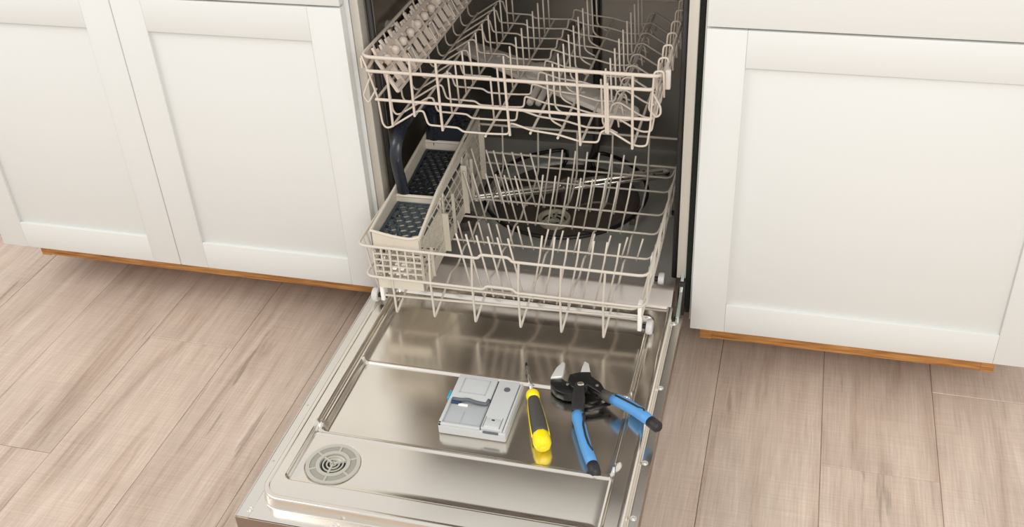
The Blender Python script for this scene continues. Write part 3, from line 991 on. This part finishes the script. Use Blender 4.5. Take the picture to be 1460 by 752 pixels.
for n_, (ya, yb, dx) in enumerate(bays):
    xw = BWd - 0.0012
    zt = 0.340 if n_ == 0 else 0.366
    wall = diamond_wall(xw, ya + 0.002, yb - 0.002, 0.246, zt)
    put('side_lattice', join(*wall), M['cream'], SB)
    put('side_wall', join(bb(xw - 0.0015, xw + 0.0015, ya, yb, Z0, 0.248), bb(xw - 0.0015, xw + 0.0015, ya, ya + 0.004, Z0, zt), bb(xw - 0.0015, xw + 0.0015, yb - 0.004, yb, Z0, zt)), M['cream'], SB)
    put('fin', bb(xw, xw + 0.012, yb - 0.014, yb - 0.011, Z0, zt - 0.03), M['cream'], SB)
    put('fin', bb(xw, xw + 0.006, ya + 0.05, ya + 0.053, Z0, zt - 0.05), M['cream'], SB)
put('side_rim', tube([bw((BWd, y_, top_r(y_) if y_ < 0.12 else 0.368 + 0.02 * (y_ - 0.12) / 0.31)) for y_ in np.linspace(0.0, BLn, 22)], 0.0032, 7), M['cream'], SB, True)
put('side_band', join(*[bbar((BWd - 0.0008, ya, top_r(ya) - 0.006), (BWd - 0.0008, yb, top_r(yb) - 0.006), 0.012, 0.003, (1, 0, 0)) for ya, yb in ((0.0, 0.04), (0.04, 0.08), (0.08, BLn))]), M['cream'], SB)
# left wall: solid upper band, mesh below
def prism_left():
    return bbox8([(0, 0, 0.306), (0.0028, 0, 0.306), (0, BLn, 0.306), (0.0028, BLn, 0.306), (0, 0, 0.350), (0.0028, 0, 0.350), (0, BLn, 0.368), (0.0028, BLn, 0.368)])


put('left_wall', prism_left(), M['cream'], SB)
put('left_foot', bb(0, 0.0028, 0, BLn, Z0, 0.248), M['cream'], SB)
put('left_lattice', join(*diamond_wall(0.0014, 0.0, BLn, 0.246, 0.308)), M['cream'], SB)
put('left_rim', tube([bw((0.001, 0, 0.350)), bw((0.001, BLn, 0.368))], 0.003, 7), M['cream'], SB, True)
put('back_wall', bb(0, BWd, BLn - 0.003, BLn, Z0, 0.366), M['cream'], SB)
floor_bars = [bb(0.002, BWd - 0.002, 0.004 + 0.0155 * k, 0.0075 + 0.0155 * k, Z0, Z0 + 0.003) for k in range(27)]
floor_bars += [bb(0.003 + 0.0145 * k, 0.006 + 0.0145 * k, 0.002, BLn - 0.002, Z0 + 0.0002, Z0 + 0.0032) for k in range(7)]
put('basket_grating', join(*floor_bars), M['cream'], SB)
for yd, zd_ in ((0.142, 0.340), (0.335, 0.354)):
    put('divider', bb(0.002, BWd - 0.003, yd - 0.0018, yd + 0.0018, Z0, zd_ - 0.001), M['cream'], SB)
    put('divider_rim', tube([bw((0.002, yd, zd_)), bw((BWd - 0.002, yd, zd_))], 0.0034, 7), M['cream'], SB, True)


def hex_grid(x0, x1, y0, y1, z, mtx, s=0.0092, wall=0.0014, th=0.007):
    """plate of hexagonal holes: rings of six walls"""
    V, F = [], []
    dx, dy = s * math.sqrt(3), s * 1.5
    row = 0
    y = y0 + s * 0.5
    while y < y1:
        x = x0 + (dx / 2 if row % 2 else 0)
        while x < x1 + 0.001:
            k = len(V)
            for rr, zz in ((s, z), (s - wall * 1.15, z), (s - wall * 1.15, z - th), (s, z - th)):
                for q in range(6):
                    a = math.radians(30 + 60 * q)
                    V.append((min(max(x + rr * math.cos(a), x0), x1), min(max(y + rr * math.sin(a), y0), y1), zz))
            for lv in range(3):
                for q in range(6):
                    F.append((k + lv * 6 + q, k + lv * 6 + (q + 1) % 6, k + (lv + 1) * 6 + (q + 1) % 6, k + (lv + 1) * 6 + q))
            x += dx
        y += dy
        row += 1
    V += [(0, 0, 0)] * 0
    vf = join((V, F), box(x0 - 0.004, x0 + 0.001, y0 - 0.003, y1 + 0.003, z - th, z + 0.0012), box(x1 - 0.001, x1 + 0.004, y0 - 0.003, y1 + 0.003, z - th, z + 0.0012),
              box(x0, x1, y0 - 0.003, y0 + 0.001, z - th, z + 0.0008), box(x0, x1, y1 - 0.001, y1 + 0.003, z - th, z + 0.0008))
    return transform(vf, mtx)


put('lid', hex_grid(0.009, BWd - 0.009, 0.009, 0.134, 0.3285, BO, 0.0105), M['teal_grid'], SB, False, 'slate blue lid grid')
put('lid', hex_grid(0.009, BWd - 0.009, 0.152, 0.325, 0.0, BO @ Matrix.Translation((0, 0, 0.326 - 0.075 * 0.152)) @ Matrix.Rotation(math.atan(0.075), 4, 'X')), M['navy_dark'], SB, False, 'dark navy lid grid')
put('lid', hex_grid(0.009, BWd - 0.007, 0.342, 0.423, 0.384, BO), M['navy_dark'], SB, False, 'raised navy lid grid')
put('lid_skirt', bb(0.004, BWd - 0.004, 0.3375, 0.3405, 0.345, 0.384), M['navy_dark'], SB)
put('lid_skirt', bb(0.004, 0.007, 0.3375, 0.426, 0.350, 0.384), M['navy_dark'], SB)
# handle: navy strap with a deep section
hx = 0.0165
hp = [(hx, 0.150, 0.330), (hx - 0.001, 0.134, 0.395), (hx - 0.001, 0.128, 0.430), (hx, 0.138, 0.455), (hx, 0.165, 0.468), (hx, 0.22, 0.4665), (hx, 0.29, 0.455), (hx, 0.322, 0.445), (hx + 0.002, 0.338, 0.42), (hx + 0.004, 0.340, 0.330)]
hpw = [bw(p) for p in hp]
V, F = tube(hpw, 0.01, 12, 0.012, seg=4, scale=None, ref=tuple(BO.to_3x3() @ Vector((1, 0, 0))))
Pn = fillet(hpw, 0.012, 4)
V, F = tube(Pn, 0.01, 14, 0, scale=[(0.0065, 0.0115)] * len(Pn), ref=tuple(BO.to_3x3() @ Vector((1, 0, 0))))
put('handle', (V, F), M['navy'], SB, True, 'navy plastic carrying handle')

# ------------------------------------------------------------------ detergent dispenser on the door
DP = thing('detergent_dispenser', 'grey plastic detergent dispenser lying on the open steel door', 'dispenser', (0.315, -0.36, 0.1575))
dx0, dx1, dy0, dy1, dz0, dz1 = 0.2600, 0.3745, -0.4215, -0.2985, 0.1578, 0.1818
dt = math.radians(-0.5)
du = lambda u: dx0 + (dx1 - dx0) * u
dv = lambda v: dy0 + (dy1 - dy0) * v
body = bevel_box('body', dx0, dx1, dy0, dy1, dz0, dz1 - 0.005, M['disp'], DP, 0.003, 3)
# rim walls around the open cup, cover and side panel on top
zt = dz1
bevel_box('cup_wall', dx0 + 0.0005, dx0 + 0.006, dy0 + 0.0005, dv(0.52), dz1 - 0.007, zt - 0.001, M['disp'], DP, 0.0012)
bevel_box('cup_wall', dx0 + 0.0005, du(0.62), dy0 + 0.0005, dy0 + 0.006, dz1 - 0.007, zt - 0.001, M['disp'], DP, 0.0012)
bevel_box('cup_floor', dx0 + 0.005, du(0.60), dy0 + 0.005, dv(0.56), dz1 - 0.007, dz1 - 0.0042, M['disp2'], DP, 0.0008)
bevel_box('cup_rib', du(0.30), du(0.31), dv(0.06), dv(0.3), dz1 - 0.0050, dz1 - 0.0034, M['disp2'], DP, 0.0004)
bevel_box('cover_gap', du(0.612), du(0.638), dv(0.02), dv(0.985), dz1 - 0.006, dz1 - 0.0030, M['latch'], DP, 0.0004)
cov = bevel_box('sliding_cover', dx0 + 0.002, du(0.615), dv(0.50), dy1 - 0.001, dz1 - 0.006, zt + 0.0015, M['disp'], DP, 0.0016, 3)
for (a, b, c, d_) in ((0.12, 0.52, 0.62, 0.632), (0.12, 0.52, 0.905, 0.917), (0.12, 0.132, 0.62, 0.917), (0.508, 0.52, 0.62, 0.917)):
    bevel_box('cover_line', du(a), du(b), dv(c), dv(d_), zt + 0.0010, zt + 0.0023, M['disp2'], cov, 0.0003)
link('latch', mesh(tube([(du(0.06), dv(0.50), zt - 0.001), (du(0.20), dv(0.485), zt + 0.0005), (du(0.30), dv(0.495), zt + 0.002), (du(0.42), dv(0.47), zt + 0.001), (du(0.58), dv(0.475), zt - 0.001), (du(0.60), dv(0.56), zt)], 0.0032, 8, 0.004), 'latch'), M['latch'], DP, True, 'dark grey curved latch')
bevel_box('latch_block', du(0.06), du(0.20), dv(0.43), dv(0.50), dz1 - 0.006, zt - 0.001, M['deepblue'], DP, 0.001)
bevel_box('latch_tip', du(0.17), du(0.32), dv(0.40), dv(0.45), dz1 - 0.005, zt - 0.002, M['offwhite'], DP, 0.0015)
bevel_box('side_tab', dx0 - 0.004, dx0 + 0.003, dv(0.52), dv(0.68), dz1 - 0.014, dz1 - 0.002, M['sky'], DP, 0.0015, label='bright blue side tab')
bevel_box('side_panel', du(0.635), dx1 - 0.006, dy0 + 0.002, dy1 - 0.002, dz1 - 0.006, zt + 0.0010, M['disp'], DP, 0.0016, 3)
bevel_box('side_rail', dx1 - 0.0050, dx1 - 0.0010, dy0 + 0.002, dy1 - 0.002, dz1 - 0.006, zt - 0.0008, M['disp'], DP, 0.0012)
put('rinse_cap', lathe([(0.0055, 0), (0.0052, 0.0012), (0.003, 0.0015), (0.001, 0.0010)], 24, (du(0.80), dv(0.80), zt + 0.0008)), M['latch'], DP, True, 'small dark round cap')
bevel_box('button', du(0.665), du(0.895), dv(0.035), dv(0.20), zt - 0.001, zt + 0.0028, M['disp'], DP, 0.002, 3)
bevel_box('button_hole', du(0.755), du(0.80), dv(0.155), dv(0.18), zt + 0.0022, zt + 0.0031, M['hole'], DP, 0.0003)
for u0 in (0.655, 0.90):
    bevel_box('button_slit', du(u0), du(u0) + 0.0008, dv(0.03), dv(0.24), zt, zt + 0.0014, M['latch'], DP, 0.0002)
bevel_box('front_lip', du(0.665), du(0.895), dy0 - 0.0006, dy0 + 0.002, dz1 - 0.009, dz1 - 0.005, M['latch'], DP, 0.0006)

# ------------------------------------------------------------------ screwdriver
SD = thing('screwdriver', 'yellow and dark grey handled screwdriver lying on the open steel door', 'screwdriver', (0.405, -0.33, 0.1575))
tip = Vector((0.3610, -0.2330, 0.1700))
end = Vector((0.4395, -0.4330, 0.1722))
d = (end - tip).normalized()


def along(s):
    return tip + d * s


L = (end - tip).length
link('shaft', mesh(tube([along(0.012), along(0.09)], 0.0032, 14), 'shaft'), M['chrome'], SD, True, 'thin bare steel shaft')
link('blade_tip', mesh(tube([along(0), along(0.003), along(0.010), along(0.013)], 1, 10, scale=[(0.0016, 0.0012), (0.0020, 0.0018), (0.003, 0.003), (0.0032, 0.0032)]), 'blade_tip'), M['black'], SD, True, 'dark tip')
ss = [(0.079, 0.006), (0.082, 0.0102), (0.086, 0.0115), (0.092, 0.0118), (0.096, 0.0108), (0.098, 0.0095)]
link('collar', mesh(tube([along(s) for s, r in ss], 1, 24, scale=[(r, r) for s, r in ss]), 'collar'), M['yellow'], SD, True, 'yellow collar ring')
ss = [(0.096, 0.0090), (0.102, 0.0098), (0.115, 0.0112), (0.135, 0.0126), (0.155, 0.0136), (0.178, 0.0138), (0.186, 0.0134)]
link('grip', mesh(tube([along(s) for s, r in ss], 1, 28, scale=[(r, r) for s, r in ss]), 'grip'), M['grip_grey'], SD, True, 'dark grey rubber grip')
ss = [(0.184, 0.0125), (0.187, 0.0142), (0.192, 0.0148), (0.202, 0.0149), (L - 0.008, 0.0145), (L - 0.002, 0.0122), (L, 0.0085)]
link('handle_end', mesh(tube([along(s) for s, r in ss], 1, 10, scale=[(r, r) for s, r in ss]), 'handle_end'), M['yellow'], SD, True, 'yellow handle end')
sd_s = Vector((-d.y, d.x, 0)) * -1
for k, (sa, sb) in enumerate(((0.092, 0.182),)):
    for sg in (1, -1):
        off = Vector((d.y, -d.x, 0)).normalized() * sg
        pts = [along(0.094) + off * 0.0078, along(0.115) + off * 0.0098, along(0.140) + off * 0.0117, along(0.188) + off * 0.0132]
        link('side_stripe', mesh(tube(pts, 0.0022, 8), 'side_stripe'), M['yellow'], SD, True, 'yellow side stripe')

# ------------------------------------------------------------------ pliers
PL = thing('pliers', 'blue and black handled pliers with open steel jaws on the door', 'pliers', (0.469, -0.2895, 0.1575))
z0, z1 = 0.162, 0.182
ljaw = bevel_prism('jaw', [(0.434, -0.2683), (0.4397, -0.2738), (0.4577, -0.2789), (0.4720, -0.2800), (0.4760, -0.2920), (0.4690, -0.3010), (0.465, -0.3052), (0.4453, -0.3067), (0.4306, -0.3012), (0.4172, -0.2871), (0.4148, -0.2737)],
                   z0 - 0.002, z1 - 0.005, M['black'], PL, 0.0018)
bevel_prism('jaw_tip', [(0.4264, -0.2291), (0.4318, -0.2334), (0.4345, -0.2690), (0.4147, -0.2755), (0.4185, -0.2478)], z0, z1 - 0.001, M['jawsteel'], PL, 0.0018, 'bare steel jaw tip')
bevel_prism('jaw', [(0.4628, -0.2540), (0.4794, -0.2505), (0.4834, -0.2609), (0.5022, -0.275), (0.5120, -0.290), (0.5085, -0.303), (0.5016, -0.2977), (0.4807, -0.2844), (0.4650, -0.2990), (0.4540, -0.2925), (0.4455, -0.2765), (0.4459, -0.2633)],
            z0 + 0.006, z1 + 0.002, M['black'], PL, 0.0018)
bevel_prism('jaw_tip', [(0.4629, -0.2218), (0.4718, -0.2265), (0.4797, -0.2520), (0.4625, -0.2560), (0.462, -0.2391)], z0 + 0.002, z1, M['jawsteel'], PL, 0.0018, 'bare steel jaw tip')
put('pivot', lathe([(0.0062, 0), (0.0062, 0.0018), (0.0045, 0.003), (0.0005, 0.0033)], 20, (0.4691, -0.2865, z1 + 0.0015)), M['screw'], PL, True, 'steel pivot rivet')
for p in ((0.448, -0.290), (0.497, -0.283)):
    put('rivet', lathe([(0.003, 0), (0.003, 0.001), (0.0005, 0.0016)], 14, (p[0], p[1], z1 + 0.0012)), M['screw'], PL, True)
bevel_prism('neck', [(0.4587, -0.2836), (0.4744, -0.283), (0.4840, -0.3190), (0.4870, -0.3480), (0.4680, -0.3520), (0.4615, -0.3204)], z0 + 0.003, z1 + 0.004, M['grip_black'], PL, 0.003)


# left grip: blue with a dark inlay and black end cap
ax = [(0.4765, -0.345, 0.1755), (0.4800, -0.3600, 0.1755), (0.4855, -0.3720, 0.1755), (0.4950, -0.395, 0.1745), (0.5055, -0.4190, 0.1735), (0.5160, -0.4400, 0.1725), (0.5245, -0.4570, 0.172)]
wd = [(0.0098, 0.0095), (0.0102, 0.0100), (0.0098, 0.0100), (0.0095, 0.0098), (0.0094, 0.0096), (0.0092, 0.0094), (0.0088, 0.009)]
link('grip', mesh(tube(ax, 1, 18, scale=wd, ref=(0, 0, 1)), 'grip'), M['blue'], PL, True, 'blue rubber grip')
cp = [(0.5225, -0.4530, 0.172), (0.5265, -0.4610, 0.172), (0.5300, -0.4690, 0.1715), (0.5318, -0.4735, 0.1715)]
link('end_cap', mesh(tube(cp, 1, 18, scale=[(0.0094, 0.0096), (0.0098, 0.0098), (0.0092, 0.0092), (0.005, 0.005)], ref=(0, 0, 1)), 'end_cap'), M['grip_black'], PL, True, 'black end cap')
inl = [(0.4880, -0.3560, 0.1838), (0.4925, -0.3640, 0.1850), (0.4930, -0.3800, 0.1845), (0.5020, -0.4040, 0.1836), (0.5110, -0.4220, 0.1824), (0.5190, -0.4300, 0.1800)]
link('inlay', mesh(tube(inl, 0.0019, 8, 0.004), 'inlay'), M['grip_black'], PL, True, 'black inlay line')
# right grip rises over the door rim
ax = [(0.5080, -0.2930, 0.1760), (0.5200, -0.3030, 0.1790), (0.5330, -0.3100, 0.1830)]
link('neck', mesh(tube(ax, 1, 16, scale=[(0.0098, 0.008), (0.0104, 0.0088), (0.0104, 0.009)], ref=(0, 0, 1)), 'neck'), M['grip_grey'], PL, True, 'dark grey neck')
ax = [(0.5290, -0.3080, 0.1822), (0.5400, -0.3150, 0.1850), (0.5570, -0.3270, 0.1885), (0.5720, -0.3390, 0.1915), (0.5870, -0.3530, 0.1940), (0.6000, -0.3650, 0.1958)]
wd = [(0.0104, 0.0085), (0.0112, 0.0094), (0.0112, 0.0096), (0.0108, 0.0095), (0.0100, 0.0092), (0.0092, 0.0088)]
link('grip', mesh(tube(ax, 1, 18, scale=wd, ref=(0, 0, 1)), 'grip'), M['blue'], PL, True, 'blue rubber grip')
cp = [(0.5985, -0.3637, 0.1957), (0.6050, -0.3700, 0.1965), (0.6120, -0.3765, 0.1975), (0.6150, -0.3792, 0.1978)]
link('end_cap', mesh(tube(cp, 1, 18, scale=[(0.0096, 0.0092), (0.0098, 0.0095), (0.0094, 0.009), (0.006, 0.006)], ref=(0, 0, 1)), 'end_cap'), M['grip_black'], PL, True, 'black end cap')
inl = [(0.5330, -0.3110, 0.1925), (0.5470, -0.3215, 0.1965), (0.5620, -0.3320, 0.1995), (0.5760, -0.3420, 0.2015), (0.5850, -0.3430, 0.2005), (0.5860, -0.3500, 0.2020)]
link('inlay', mesh(tube(inl, 0.0018, 8, 0.004), 'inlay'), M['grip_black'], PL, True, 'black inlay line')
link('lever', mesh(tube([(0.4830, -0.3300, 0.168), (0.4930, -0.3270, 0.168), (0.5080, -0.3190, 0.169), (0.5230, -0.3080, 0.171)], 1, 10, scale=[(0.004, 0.003), (0.0045, 0.003), (0.004, 0.003), (0.005, 0.003)], ref=(0, 0, 1)), 'lever'), M['black'], PL, True, 'black connecting lever')
link('lever', mesh(tube([(0.4810, -0.3170, 0.172), (0.4960, -0.3130, 0.172), (0.5110, -0.3020, 0.173)], 1, 10, scale=[(0.003, 0.002)] * 3, ref=(0, 0, 1)), 'lever'), M['black'], PL, True)
